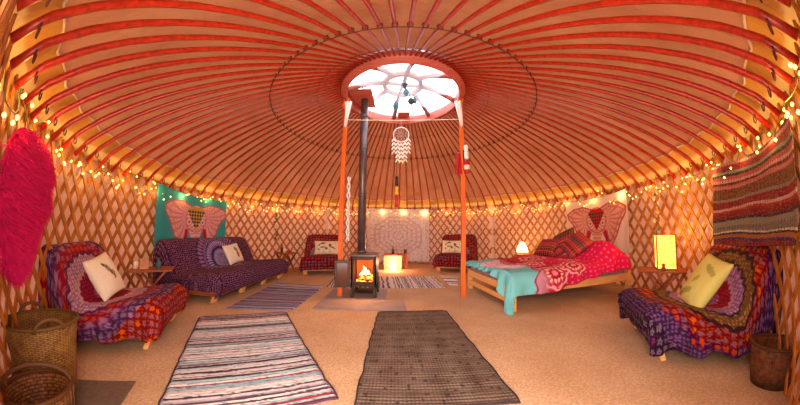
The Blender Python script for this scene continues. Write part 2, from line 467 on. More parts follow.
# ------------------------------------------------------------------ rugs
def rug(label, c4, colfn, nu, nv, fringe=None, name='rag_rug', thick=.012, edge=None):
    """c4: far-left, far-right, near-right, near-left corners on the floor; colfn(x across 0..1, y along 0..1)"""
    P = [Vector((x, y, 0)) for x, y in c4]
    cen = sum(P, Vector())/4
    o_ = thing(name, label, 'rug', cen)
    sd = random.random()*50
    wl = (P[1]-P[0]).length; ll = (P[3]-P[0]).length
    def fn(u, v):
        p = (P[0].lerp(P[1], u)).lerp(P[3].lerp(P[2], u), v)-cen
        k = .006*nz(v*ll*9, sd, 0)
        if u < .02 or u > .98: p += (P[1]-P[0]).normalized()*k*2
        p.z = thick+.003*nz(u*wl*6, v*ll*6, sd)+.0015*(sin(v*ll*180))
        if u in (0, 1) or v in (0, 1): p.z = .001
        return p
    b = MB(); b.grid(nu, nv, fn, colfn); b.build('woven_body', M['rug'], o_, smooth=True)
    if edge:
        b = MB()
        for u in (0.0, 1.0):
            b.tube([fn(min(.999, max(.001, u)), k/40)+Vector((0, 0, .003)) for k in range(41)], .006, 5)
        for v in (0.0, 1.0):
            b.tube([fn(k/20, min(.999, max(.001, v)))+Vector((0, 0, .003)) for k in range(21)], .007, 5)
        b.build('edge_binding', edge, o_)
    return o_
M['rug'] = M_cloth('woven_rag', scale=220, lump=60, dirt=.35)
def stripes(pal, n, seed, jit=.5):
    rr = random.Random(seed); seq = []
    last = None
    for i in range(n+1):
        c = rr.choice(pal)
        while c == last: c = rr.choice(pal)
        seq.append(c); last = c
    pos = [0]
    for i in range(n): pos.append(pos[-1]+rr.uniform(.3, 1.6))
    T_ = pos[-1]
    def f(t, w=0):
        x = (t+w)*T_
        for i in range(n):
            if pos[i+1] > x: return seq[i]
        return seq[-1]
    return f
palL = [hx(x) for x in ('E8DCD8', 'F0E6E0', 'D8C8CC', '5E4858', '8A7484', 'B8CCD0', '98B4BC', 'E4D2CE', 'A83848', 'C8B4BC', 'EADFDA', '4A3A48')]
fL = stripes(palL, 100, 5)
def cL(u, v):
    w = .006*nz(u*3, v*30, 0)+.002*nz(u*40, v*80, 4)
    c = fL(v, w)
    k = .75+.35*(.5+.5*nz(u*70, v*260, 2))
    if nz(u*18, v*160, 9) > .34: c = mixc(c, hx('40303C'), .6)
    return tuple(x*k for x in c)
rug('striped rag rug in white, grey, teal and plum, nearest on the left', [(-2.34, 2.49), (-1.46, 2.92), (-.40, 1.44), (-1.30, .98)], cL, 60, 260, edge=M_plain('plum_binding', hx('4A2E3E'), .9))
def cR(u, v):
    a = .5+.5*sin(v*2*PI*62); b_ = .5+.5*sin(u*2*PI*40)
    c = mixc(hx('5E463C'), hx('A8907C'), .65*a*(.4+.6*b_)+.2*nz(u*8, v*9, 1))
    if nz(u*25, v*50, 5) > .45: c = mixc(c, hx('3A2A26'), .8)
    return tuple(x*.85 for x in c)
rug('brown and grey rope weave rug with a dark edge, nearest in the middle', [(-.32, 3.07), (.54, 3.13), (.70, 1.37), (-.29, 1.37)], cR, 160, 300, name='woven_rug', edge=M_plain('dark_binding', hx('33282A'), .9))
palM = [hx(x) for x in ('7A6E8E', '9A8CA8', 'D8CCD4', '54506E', 'B0A4B8', '6A6488', 'A86A74', 'C8BCC8')]
fM = stripes(palM, 60, 11)
def cM(u, v): return tuple(x*(.8+.3*nz(u*50, v*180, 3)) for x in fM(v, .008*nz(u*4, v*20, 7)))
rug('lilac blue striped rag rug in front of the long sofa', [(-2.45, 4.47), (-1.44, 4.42), (-1.42, 3.03), (-2.30, 2.88)], cM, 40, 200)
palB = [hx(x) for x in ('F4ECE8', 'E8DCDC', '6A5A66', '8E8290', 'F0E6E2', '54485A', 'D8C8CC')]
fB = stripes(palB, 120, 23)
def cB(u, v): return tuple(x*(.8+.3*nz(u*180, v*50, 3)) for x in fB(u, .014*nz(u*20, v*6, 7)))
rug('white and grey striped rag rug behind the stove', [(-1.53, 5.38), (.68, 5.48), (.79, 4.38), (-1.40, 4.36)], cB, 260, 40)
fS = stripes(palB, 20, 31)
rug('small pale rag mat lying between right post and the bed', [(.82, 5.55), (1.22, 5.45), (1.02, 4.55), (.86, 4.6)], lambda u, v: fS(v, .02*nz(u*5, v*8, 0)), 20, 60)
b = MB(); pp = [(-2.13, 1.09), (-1.77, 1.27), (-1.58, .98), (-1.95, .74)]
b.add([(x, y, 0) for x, y in pp]+[(x, y, .012) for x, y in pp], [(3, 2, 1, 0), (4, 5, 6, 7), (0, 1, 5, 4), (1, 2, 6, 5), (2, 3, 7, 6), (3, 0, 4, 7)])
tag(b.build('floor_mat', M['mat'], bevel=.004), 'plain brown mat lying in front of the two baskets', 'mat')

# ------------------------------------------------------------------ futons
def flower(u, v, s, seed):
    """0..1 flower-ness of a small floral print, and a random id"""
    x, y = u*s, v*s; ix, iy = math.floor(x), math.floor(y)
    random_ = noise.cell(Vector((ix+seed, iy, 3.3)))
    r2 = noise.cell(Vector((ix, iy+seed, 9.1)))
    dx, dy = x-ix-.5-.15*(random_-.5), y-iy-.5-.15*(r2-.5)
    r = math.hypot(dx, dy); a = math.atan2(dy, dx)
    k = r/(.36+.10*cos(5*a+random_*6))
    return k, random_
def mandala(pal, u, v, sy=1.0, k=12, seed=0, fs=14):
    """pal: list of (radius, ground, accent)"""
    c = mandala0(pal, u, v, sy, k, seed, fs); m_ = (c[0]+c[1]+c[2])/3
    return tuple(max(0, (m_+(x-m_)*1.25))*.78 for x in c)
def mandala0(pal, u, v, sy=1.0, k=12, seed=0, fs=14):
    r = math.hypot(u, v*sy); a = math.atan2(v*sy, u)
    r2 = r+.012*cos(k*2*a)
    for i, (rad, g, acc, style) in enumerate(pal):
        if r2 < rad or i == len(pal)-1: break
    prev = pal[i-1][0] if i else 0
    if style == 'petal':
        w = (r2-prev)/(max(.01, rad-prev)); q = abs(((a*k/PI) % 1)-.5)*2
        e = q-.25-.75*abs(w-.5)*1.4
        c = acc if e > 0 and .1 < w < .9 else g
        if abs(e) < .12: c = mixc(g, acc, .5)
        return c
    if style == 'dots':
        kf, _ = flower(u, v, 27, seed); c = acc if kf < .85 else g; return c
    if style == 'flowers':
        kf, rid = flower(u, v, fs, seed)
        if kf < .28: return (acc[0]*.4, acc[1]*.4, acc[2]*.4)
        if kf < .85: return acc if rid > .45 else mixc(g, (.5, .35, .45), .35)
        kf2, _ = flower(u+.31, v+.17, 30, seed+4)
        return mixc(g, acc, .35) if kf2 < .7 else g
    return g

PROF = [(.57, .13), (.60, .19), (.62, .27), (.61, .38), (.50, .44), (.20, .42), (-.14, .39), (-.25, .43), (-.34, .60), (-.45, .80), (-.52, .885), (-.62, .89), (-.66, .80), (-.62, .45), (-.58, .18)]
PROF_LEN = None
def throw_mesh(b, width, pal, sy, k, seed, hang=.17, fs=14, cu=0.0, cv=0.0, prof=PROF, nl=None, fine=True):
    ns = 90; vm = 3 if fine else 2
    P = catmull([(x, z, 0) for x, z in prof], ns)
    S = [0]
    for i in range(ns): S.append(S[-1]+(P[i+1]-P[i]).length)
    # seat/back junction arc length is the print's centre line
    jn = min(range(ns+1), key=lambda i: (P[i].x+.2)**2+(P[i].y-.40)**2)
    hw = width/2; drop = .34; tot = hw+drop
    nl = nl or int(tot*2/(.009 if fine else .014))
    def pos(u, v):
        i = v*ns; i0 = min(int(i), ns-1); f = i-i0
        p = P[i0].lerp(P[i0+1], f); t = lerp(-tot, tot, u); s = 1 if t > 0 else -1; at = abs(t)
        x, z = p.x, p.y
        tn = (P[i0+1]-P[i0]).normalized(); nx, nz_ = -tn.y, tn.x   # outward-ish normal
        if nz_ < 0 and x > -.5: pass
        e = at-hw
        lump = .012*nz(x*5+seed, t*5, z*5)+.006*nz(x*14, t*14, z*14+seed)
        if e <= 0:
            rnd = max(0, 1-(hw-at)/.10)
            sag = -.03*rnd**2
            # crown of the mattress
            y = t
            x2 = x-(tn.y)*(-1)*0
            return Vector((x+(-tn.y)*(lump+sag)*(-1 if False else 1)*(1), y, z+tn.x*(lump+sag)*(-1)*(-1 if tn.x > 0 else 1)*1 if False else z+lump+sag*(1 if abs(tn.x) > .5 else .5)))
        # drape
        q = e/drop
        zz = z-.03; bot = hang+.035*nz(x*4, s*3, seed)+.02*sin(x*17+seed)
        zb = min(bot, zz-.02)
        out = .055*(1-math.exp(-q*7))+.022*q*sin(x*24+z*9+seed+3*nz(x*3, z*3, s))+.02*q*nz(x*6, z*6, seed)
        yy = s*(hw+out); zf = lerp(zz, zb, sm(0, 1, q)*.35+q*.65)
        xx = x
        if x > .5: xx = x-.02*q
        if x < -.5: xx = lerp(x, -.5, q*.5)
        return Vector((xx, yy, zf+lump))
    def colr(u, v):
        i = v*ns; i0 = min(int(i), ns-1); s = S[i0]+(i-i0)*(S[min(ns, i0+1)]-S[i0])-S[jn]
        t = lerp(-tot, tot, u)
        if abs(t) > hw: t = math.copysign(hw+(abs(t)-hw)*1.0, t)
        return mandala(pal, s-cu, t-cv, sy, k, seed, fs)
    b.grid(nl, ns*vm, pos, colr)
def futon(label, loc, rz, width, pal, sy=1, k=12, seed=1, hang=.17, fs=14, cu=0, cv=0, name='futon_chair', cat='futon chair', slegs=2, leg='pine', rail='redwood', scale=1, fine=True):
    f = thing(name, label, cat, loc, rz); f.scale = scale if isinstance(scale, tuple) else (scale,)*3
    b = MB(); throw_mesh(b, width-.10, pal, sy, k, seed, hang, fs, cu, cv, fine=fine)
    b.build('printed_throw', CL, f, smooth=True, solid=.01)
    b = MB()   # mattress under the cloth
    hw = width/2-.07
    for pr in ([(.55, .25), (.55, .36), (.45, .40), (-.2, .36), (-.25, .22)], [(-.24, .24), (-.28, .42), (-.50, .84), (-.60, .84), (-.60, .3)]):
        m = len(pr); vs = [(x, -hw, z) for x, z in pr]+[(x, hw, z) for x, z in pr]
        b.add(vs, [tuple(range(m)), tuple(range(2*m-1, m-1, -1))]+[(i, (i+1) % m, m+(i+1) % m, m+i) for i in range(m)])
    b.build('mattress', M['mattress'], f)
    for s in (-1, 1):
        b = MB(); b.box(-.60, .50, s*hw-.018, s*hw+.018, .10, .20); b.build('side_rail', M[rail], f, bevel=.004)
        b = MB(); b.beam((-.52, s*(hw-.02), .15), (-.66, s*(hw-.02), .78), .035, .07, (1, 0, 0)); b.build('back_upright', M[rail], f)
    b = MB(); b.box(.47, .53, -hw-.03, hw+.03, .10, .20); b.build('front_rail', M[rail if slegs > 2 else leg], f, bevel=.004)
    for s in [lerp(-1, 1, i/(slegs-1)) for i in range(slegs)]:
        y = s*(hw-.03)
        b = MB(); b.beam((.50, y, .13), (.44, y, 0), .05, .09, (0, 1, 0)); b.build('leg', M[leg], f, bevel=.004)
        b = MB(); b.beam((-.5, y, .13), (-.5, y, 0), .05, .07, (0, 1, 0)); b.build('leg', M[leg], f, bevel=.004)
    return f
M['mattress'] = M_plain('red_mattress', hx('7A1A1C'), .95)
pL = [(.10, hx('A84A6A'), hx('D08AA0'), 'dots'), (.30, hx('8A2440'), hx('B04A64'), 'dots'), (.34, hx('D8A8B0'), hx('8A3050'), 'plain'), (.47, hx('A87A92'), hx('E0BCC8'), 'dots'), (.50, hx('5A2A50'), hx('C07A8A'), 'plain'),
      (.60, hx('8A2A38'), hx('D05A44'), 'flowers'), (.66, hx('6A2E50'), hx('A87490'), 'petal'), (.78, hx('4A2448'), hx('A880A4'), 'flowers'), (9, hx('7A1018'), hx('D86A30'), 'flowers')]
pR = [(.10, hx('8A4A7A'), hx('C890B0'), 'dots'), (.25, hx('8A1E34'), hx('B8405A'), 'dots'), (.29, hx('C89AB8'), hx('8A3050'), 'plain'), (.40, hx('9A6A98'), hx('D8A8C8'), 'dots'), (.43, hx('3A2A2A'), hx('C07A8A'), 'plain'),
      (.52, hx('6A4A34'), hx('A87A50'), 'dots'), (.56, hx('3A1E20'), hx('8A3A30'), 'plain'), (.70, hx('7A141C'), hx('E8782E'), 'flowers'), (.78, hx('4A1640'), hx('C8583A'), 'flowers'), (.92, hx('3A2040'), hx('7E5A80'), 'dots'), (9, hx('241024'), hx('7A3458'), 'flowers')]
pS = [(.10, hx('C0A8D0'), hx('5A4080'), 'dots'), (.24, hx('6A4E90'), hx('CDB8DA'), 'petal'), (.28, hx('3A2A52'), hx('9A88B8'), 'plain'), (.42, hx('4A3A6E'), hx('C0A8CC'), 'petal'), (.46, hx('9A80A8'), hx('5A3A60'), 'dots'),
      (.62, hx('4A2E54'), hx('A07EA8'), 'petal'), (9, hx('42203A'), hx('98708C'), 'dots')]
pB = [(.12, hx('8A3040'), hx('C86070'), 'dots'), (.22, hx('7A1C30'), hx('B84050'), 'dots'), (.33, hx('8A6480'), hx('C49AAA'), 'dots'), (.36, hx('3A2026'), hx('A05048'), 'plain'), (.50, hx('7A1420'), hx('D86A38'), 'flowers'), (9, hx('5A1224'), hx('C84A34'), 'flowers')]
futL = futon('futon chair on the left in a red and lilac throw beside the baskets', (-2.68, 1.82, 0), .56, .98, pL, 1, 14, 3, hang=.11, scale=(.80, .93, .96))
futR = futon('futon chair on the right in a purple and orange throw', (2.52, 1.70, 0), PI-.55, .98, pR, 1, 14, 8, fs=13, hang=.09, scale=(.80, .93, .96))
sofa = futon('long sofa in a purple mandala throw below the teal elephant tapestry', (-3.06, 4.02, 0), 0.0, 2.2, pS, 1, 22, 5, name='futon_sofa', cat='sofa', slegs=4, cu=.14, cv=.10, scale=.95)
bfL = futon('small far futon chair with maroon throw, left of the flue pipe', (-2.02, 5.98, 0), -PI/2+.28, .92, pB, 1, 12, 11, leg='pine', fine=False)
bfR = futon('small far futon chair with maroon throw, partly behind right post', (1.42, 6.42, 0), -PI/2-.35, 1.0, pB, 1, 12, 14, leg='pine', fine=False)

# ------------------------------------------------------------------ cushions
def cushion(name, label, cat, M4, w, h, th, cf, group=None, parent=None, n=36, mat=CL):
    b = MB()
    def shp(u, v, s):
        x, y = 2*u-1, 2*v-1
        px = x*(1-.07*(1-abs(y))**1.0*0-.06*(1-y*y)); py = y*(1-.06*(1-x*x))
        e = max(0, (1-x**2))*max(0, (1-y**2))
        z = s*th/2*(e**.42)+.006*nz(x*3, y*3, s*5+w*9)
        return Vector((px*w/2, py*h/2, z))
    b.grid(n, n, lambda u, v: shp(u, v, 1), cf)
    b.grid(n, n, lambda u, v: shp(u, v, -1), cf)
    o = b.build(name, mat, smooth=True)
    bm = bmesh.new(); bm.from_mesh(o.data); bmesh.ops.remove_doubles(bm, verts=bm.verts, dist=.004); bmesh.ops.recalc_face_normals(bm, faces=bm.faces); bm.to_mesh(o.data); bm.free()
    o.matrix_world = M4
    tag(o, label, cat, group); return o
def lean(fut, x, y, z, tilt, yaw=0, roll=0):
    """matrix for a cushion standing in a futon's local frame: cushion's own x is lateral, y is up, z faces forward"""
    base = Matrix.Translation(fut.location) @ Matrix.Rotation(fut.rotation_euler.z, 4, 'Z') @ Matrix.Translation((0, 0, 0))
    A = Matrix(((0, 0, 1, 0), (1, 0, 0, 0), (0, 1, 0, 0), (0, 0, 0, 1)))
    x, y, z = x*fut.scale[0], y*fut.scale[1], z*fut.scale[2]
    return base @ Matrix.Translation((x, y, z)) @ Matrix.Rotation(yaw, 4, 'Z') @ Matrix.Rotation(-tilt, 4, 'Y') @ A @ Matrix.Rotation(roll, 4, 'Z')
def blob(x, y, cx, cy, rx, ry, rot=0):
    dx, dy = x-cx, y-cy; c, s = cos(rot), sin(rot); dx, dy = dx*c+dy*s, -dx*s+dy*c
    return (dx/rx)**2+(dy/ry)**2
def cf_bird(u, v):
    c = hx('EAD8BE')
    if min(blob(u, v, .50, .62, .07, .20, .5), blob(u, v, .60, .45, .06, .12, -.3)) < 1: c = hx('6A5040') if nz(u*40, v*40, 1) > -.1 else hx('B09878')
    if blob(u, v, .38, .78, .04, .05) < 1: c = hx('4A3A30')
    return c
cushion('cushion', 'cream cushion with a dark bird print on the left futon chair', 'cushion', lean(futL, -.12, -.10, .60, .42, -.15, .20), .35, .40, .14, cf_bird)
def cf_green(u, v):
    c = hx('D8C870')
    if min(blob(u, v, .35, .2, .25, .07, .4), blob(u, v, .7, .75, .22, .06, -.3), blob(u, v, .5, .5, .10, .05, 1)) < 1: c = hx('A8A04A')
    if blob(u, v, .2, .12, .10, .06) < 1: c = hx('C05A5A')
    return c
cushion('cushion', 'yellow green satin cushion leaning on the right futon chair', 'cushion', lean(futR, -.04, .16, .59, .55, .10, -.20), .36, .48, .15, cf_green)
def cf_pine(u, v):
    c = hx('EFE0CC')
    if blob(u, v, .6, .38, .09, .16) < 1: c = hx('C84838')
    if blob(u, v, .58, .66, .11, .17, .3) < 1 and nz(u*25, v*25, 2) > -.15: c = hx('4A5A48')
    return c
cushion('cushion', 'cream cushion with red and green motif on the long sofa', 'cushion', lean(sofa, -.10, .16, .60, .45, 0, .1), .42, .38, .13, cf_pine)
def cf_print(u, v):
    c = hx('E8D4B8')
    if nz(u*7, v*7, 2) > .18 and .12 < u < .88 and .12 < v < .88: c = hx('6A5444')
    return c
cushion('cushion', 'cream cushion with dark print on the far left futon chair', 'cushion', lean(bfL, -.08, .10, .58, .35), .62, .36, .13, cf_print)
cushion('cushion', 'cream cushion with grey bird print beside the right post', 'cushion', lean(bfR, -.08, -.13, .58, .35), .56, .36, .13, cf_print)

# ------------------------------------------------------------------ bed
BR = .15
bed = thing('bed', 'low wooden double bed frame with mattress on the right', 'bed', (1.36, 2.98, 0), BR)
BL, BW = 2.20, 1.38
def bbox(nm, x0, x1, y0, y1, z0, z1, mt='pine', bev=.005):
    b = MB(); b.box(x0, x1, y0, y1, z0, z1); return b.build(nm, M[mt], bed, bevel=bev)
for x in (.0, BL-.07):
    for y in (.0, BW-.07): bbox('leg', x, x+.07, y, y+.07, 0, .34 if x < 1 else .50)
bbox('foot_board', -.012, .018, .07, BW-.07, .10, .17); bbox('foot_board', -.012, .018, .07, BW-.07, .24, .34)
bbox('side_rail', .07, BL-.07, -.0, .03, .22, .33); bbox('side_rail', .07, BL-.07, BW-.03, BW, .22, .33)
bbox('head_board', BL-.05, BL-.02, .07, BW-.07, .30, .50)
for i in range(12):
    x = .12+i*.165; bbox('slat', x, x+.08, .03, BW-.03, .22, .24)
b = MB(); b.box(.03, BL-.08, .04, BW-.04, .24, .46); b.build('mattress', M_plain('grey_mattress', hx('9A7C84'), .95), bed, bevel=.04)
# duvet: 5 cm quilt lying on the mattress, hanging over the near side and the foot corner
def duvet_p(u, v):
    x = lerp(-.32, 2.12, u); y = lerp(-.26, BW+.06, v)
    z = .50+.025*nz(x*3, y*3, 1)+.015*nz(x*8, y*8, 2)
    ex = max(0, .02-x); ey = max(0, .02-y); 
    mound = .34*math.exp(-((x-1.90)/.29)**2-((y-.30)/.42)**2)+.05*math.exp(-((x-1.2)/.4)**2)
    z += mound
    px, py = x, y
    near = sm(.55, 1.7, x)
    if ey > 0:
        d = ey*(.75-.35*near); py = .02-.075*(1-math.exp(-ey*14))-.02*sin(x*19+1)*ey*4-.02*near; z = z-.0-d*1.35
    if y > BW-.03: py = BW-.03+.03*(1-math.exp(-(y-BW+.03)*14)); z -= (y-BW+.03)*.8
    if ex > 0:
        px = .02-.06*(1-math.exp(-ex*14))-.045*sin(y*34)*ex*3; k = 1.35*math.exp(-((y+.05)/.30)**2)+.18
        z -= ex*k
        if ey > 0: px -= .03; py -= .01
    # rounded edges
    z -= .03*math.exp(-abs(y-.02)/.05)*(1 if ey == 0 else 1)
    return Vector((px, py, z))
def duvet_c(u, v):
    x = lerp(-.32, 2.12, u); y = lerp(-.26, BW+.06, v)
    teal, pk, hot, red, wht = hx('78C4C8'), hx('E0A8B8'), hx('DC1458'), hx('B01830'), hx('EED8D8')
    edge = .42+.10*sin(y*7)+.03*sin(y*23)
    if x < edge:
        c = teal
        if y > .25 and math.hypot(x-.35, (y-.75)) < .42:
            r = math.hypot(x-.35, y-.75); c = mixc(wht, pk, .5+.5*sin(r*70))
        kf, rid = flower(x, y, 5, 3)
        if kf < .8 and rid > .25: c = mixc(c, hx('7E9AA0'), .6)
        if abs(x-edge) < .03: c = hx('A83A50')
        return c
    c = mixc(red, hot, min(1, sm(.5, 1.3, x)+.3*nz(x*2, y*2, 5))); 
    for cx, cy, rr in ((.66, -.02, .22), (.66, .5, .2), (1.04, .05, .17), (1.28, .38, .15), (1.0, .9, .22)):
        r = math.hypot(x-cx, y-cy); a = math.atan2(y-cy, x-cx)
        rr2 = rr*(1+.08*cos(8*a))
        if r < rr2:
            w = r/rr2
            c = (hx('E87A90'), hx('A8102C'), hx('F2B8B0'), hx('B41C3C'), hx('E8A0A8'))[min(4, int(w*5))]
            if .4 < w < .9 and cos(12*a) > .4: c = hx('C82838')
    if x > 1.35 and c[0] > .5: c = mixc(c, hot, .35)
    kf, rid = flower(x+.2, y, 12, 7)
    if kf < .5: c = mixc(c, wht, .22)
    if x < .55: c = mixc(hx('C88AA0'), c, sm(.42, .6, x))
    return c
b = MB(); b.grid(230, 160, duvet_p, duvet_c)
dv = b.build('duvet', CL, smooth=True, solid=.035)
dv.location = bed.location; dv.rotation_euler = (0, 0, BR)
tag(dv, 'duvet printed in teal, red and hot pink spread over the bed', 'duvet')
def bedM(x, y, z, rx, ry, rz):
    return Matrix.Translation(bed.location) @ Matrix.Rotation(BR, 4, 'Z') @ Matrix.Translation((x, y, z)) @ Matrix.Rotation(rz, 4, 'Z') @ Matrix.Rotation(ry, 4, 'Y') @ Matrix.Rotation(rx, 4, 'X')
def cf_str(seed, pal):
    f = stripes([hx(x) for x in pal], 16, seed)
    def g(u, v):
        c = f(v, .0)
        if abs((v*16) % 1-.5) < .2 and sin(u*60) > 0: c = mixc(c, hx('E8A040'), .4)
        return c
    return g
PC = ('A01830', '6A1038', 'C83040', '3A4A40', '8A2050', 'D05030', '501028')
A1 = Matrix(((0, 0, -1, 0), (-1, 0, 0, 0), (0, 1, 0, 0), (0, 0, 0, 1)))
def bp(x, y, z, tilt, roll=0, yaw=0): return Matrix.Translation(bed.location) @ Matrix.Rotation(BR+yaw, 4, 'Z') @ Matrix.Translation((x, y, z)) @ Matrix.Rotation(tilt, 4, 'Y') @ A1 @ Matrix.Rotation(roll, 4, 'Z')
cushion('pillow', 'striped maroon pillow lying flattest at the far side of the bed', 'pillow', bp(1.55, 1.18, .69, .75, .1), .5, .42, .14, cf_str(2, PC))
cushion('pillow', 'red striped pillow standing on its corner below the elephant hanging', 'pillow', bp(1.72, .92, .79, .5, .5), .48, .48, .15, cf_str(5, PC))
cushion('pillow', 'red striped pillow leaning against the hot pink duvet mound', 'pillow', bp(1.66, .60, .77, .8, -.5), .52, .46, .15, cf_str(9, PC))

# ------------------------------------------------------------------ wall hangings
def hanging(name, label, cat, a0, a1, zt0, zt1, zb0, zb1, cf, nu=150, nv=120, sag=.03, r0=R-.075, folds=.012, out=0, fine=9):
    b = MB()
    def fn(u, v):
        a = lerp(a0, a1, u); top = lerp(zt0, zt1, u)-sag*sin(u*PI)**.7*1.0; bot = lerp(zb0, zb1, u)
        r = r0-.02-abs(folds)*(1+sin(u*fine*2*PI+2*nz(u*3, v*2, a0)))*(.3+.7*v)-out*(v**1.2)
        return wp(a, lerp(top, bot, v), r)
    b.grid(nu, nv, fn, cf)
    o = b.build(name, CL, smooth=True, solid=.006)
    return tag(o, label, cat)
EAR = [(.05, .30), (.14, .17), (.40, .09), (.70, .13), (.93, .26), (.90, .38), (.74, .55), (.62, .80), (.46, 1.02), (.30, 1.0), (.12, .62)]
def ear_e(x, y):
    # 0 in the middle of the ear, 1 on its outline
    ins = False; dm = 9
    for i in range(len(EAR)):
        (x1, y1), (x2, y2) = EAR[i], EAR[i-1]
        if (y1 > y) != (y2 > y) and x < (x2-x1)*(y-y1)/(y2-y1)+x1: ins = not ins
        t_ = max(0, min(1, ((x-x1)*(x2-x1)+(y-y1)*(y2-y1))/((x2-x1)**2+(y2-y1)**2)))
        dm = min(dm, math.hypot(x-x1-t_*(x2-x1), y-y1-t_*(y2-y1)))
    return 1-dm/.22 if ins else 1+dm
def elephant(u, v, bg, ear, ear2, face, orn, orn2, bgv=.2):
    """u 0..1 across, v 0 top..1 bottom; ornamental elephant head seen from the front"""
    x = (u-.5)*2; ax = abs(x); y = v
    c = mixc(bg, tuple(q*.7 for q in bg), bgv*nz(u*4, v*4, 2)+bgv)
    # ears
    e = ear_e(ax, y)
    if e < 1:
        c = ear
        if e > .86: c = ear2
        elif .5 < e < .62: c = mixc(ear, orn, .6)
        elif math.sin(math.atan2(y-.35, ax-.25)*22+e*4) > .35: c = mixc(ear, ear2, .55)
        kf, _ = flower(ax, y, 14, 3)
        if kf < .5 and e < .85: c = mixc(c, ear2, .5)
    # head and trunk
    hd = blob(ax, y, 0, .45, .30, .30)
    tw = .20-.10*sm(.6, 1.0, y)
    if hd < 1 or (y > .5 and ax < tw):
        c = face
        if y > .62 and math.sin(y*75) > .3: c = mixc(face, ear2, .5)
        if hd < .88 and math.sin(math.hypot(ax-.2, y-.52)*95) > .2: c = mixc(face, ear2, .6)
        if hd < 1 and hd > .88: c = ear2
        # forehead ornament: pointed triangle of diamonds
        if y < .66 and ax < (.70-y)*.62 and y > .22:
            g = (math.sin((x+y)*42) > 0) != (math.sin((x-y)*42) > 0)
            c = orn if g else orn2
        if abs(y-.22) < .035 and ax < .36: c = orn
    if .17 < ax < .21 and .50 < y < .54: c = hx('4A2028')
    # tusks
    if y > .68 and abs(ax-(.25+.10*(y-.68)*2)) < .045: c = (hx('A81C40'))
    return c
def angl(x, y): return math.atan2(x, y-YC)
cE1 = lambda u, v: elephant(.5+(u-.56)*1.02, v*1.22-.04, hx('3A9AA0'), hx('D89AA0'), hx('A8506A'), hx('E0AEB0'), hx('B88A40'), hx('2E3A40'))
hanging('elephant_tapestry', 'teal tapestry with pink elephant head hung above the long sofa', 'tapestry', angl(-3.78, 2.95), angl(-3.78, 4.62), 1.70, 1.60, .55, .62, cE1, sag=.05, folds=.010, fine=4)
cE2 = lambda u, v: elephant(.5+(u-.50)*.95, v*1.2-.06, hx('E2BEB0'), hx('D8988C'), hx('A83A34'), hx('D8A090'), hx('A81C1C'), hx('3A3434'), .1)
hanging('elephant_tapestry', 'cream tapestry with red elephant head hung behind the bed pillows', 'tapestry', angl(3.72, 5.02), angl(3.86, 3.52), 1.60, 1.69, .60, .60, cE2, sag=.04, folds=.010, fine=4)
def cW(u, v):
    x, y = (u-.5)*2, (v-.52)*1.9
    c = hx('ECD6D2')
    r = math.hypot(x*.9, y); a = math.atan2(y, x)
    q = r+.05*abs(cos(4*a))
    if q < .78 and (math.sin(q*46) > .35 or (math.sin(a*24+q*10) > .72 and q > .3)): c = hx('D6B8B6')
    if max(abs(x), abs(y)) > .88 and math.sin(max(abs(x), abs(y))*120) > 0: c = hx('D8BCBA')
    if nz(u*30, v*30, 1) > .3: c = mixc(c, hx('A88890'), .5)
    return c
hanging('mandala_tapestry', 'pale tapestry with a faint grey mandala hung on the far wall', 'tapestry', angl(-1.16, 7.56), angl(.83, 7.62), 1.72, 1.70, .10, .06, cW, nu=170, nv=140, sag=.012, folds=.02, fine=5, out=.10)
# striped woven blanket on the right wall
pT = [hx(x) for x in ('9A1E2C', 'B0303A', '7A1420', '8E8A84', 'A8A49A', 'D898A0', '5A2438', 'A06A3C', 'D8C4B4', '6A5A58', '4A2860', 'B46A4A', 'C86A70')]
BT = [(.04, '8A1C28'), (.07, 'D08A92'), (.14, '9A1E2C'), (.17, '8E8A84'), (.20, '33242A'), (.24, 'B84A54'), (.27, 'D89AA0'), (.30, '7A1420'), (.34, 'C87078'), (.46, '8A5034'), (.49, '8E8480'), (.57, '96142A'),
      (.60, 'D8A8A0'), (.63, 'B0202C'), (.70, '86101E'), (.73, '3E1A44'), (.80, '8E8278'), (.86, '7E7068'), (.88, 'D8CCC0'), (.90, '2E2226'), (.94, 'A86034'), (.97, '4A2468'), (2, '8A1C28')]
BT = [(p, tuple(x*.72 for x in hx(c))) for p, c in BT]
def fT(t, w=0):
    for p, c in BT:
        if t+w < p: return c
def cT(u, v):
    w = .035*sin(u*3+.5)+.012*sin(u*9+v*7)+.006*nz(u*20, v*60, 1)
    c = fT(min(1, max(0, v)), w)
    if nz(u*60, v*90, 6) > .3: c = mixc(c, hx('A88070'), .4)
    if .34 < v+w < .46 and nz(u*50, v*50, 8) > .1: c = hx('5A2E22')
    if math.sin(u*220) > .6 and nz(0, v*30, 3) > 0: c = mixc(c, hx('2A1A20'), .6)
    return c
hanging('striped_blanket', 'striped red, grey and pink woven blanket hung on the right wall', 'blanket', angl(3.25, 1.76), angl(1.95, .52), 1.63, 1.58, .82, .92, cT, nu=220, nv=220, sag=.05, folds=.014, fine=3, out=.05)

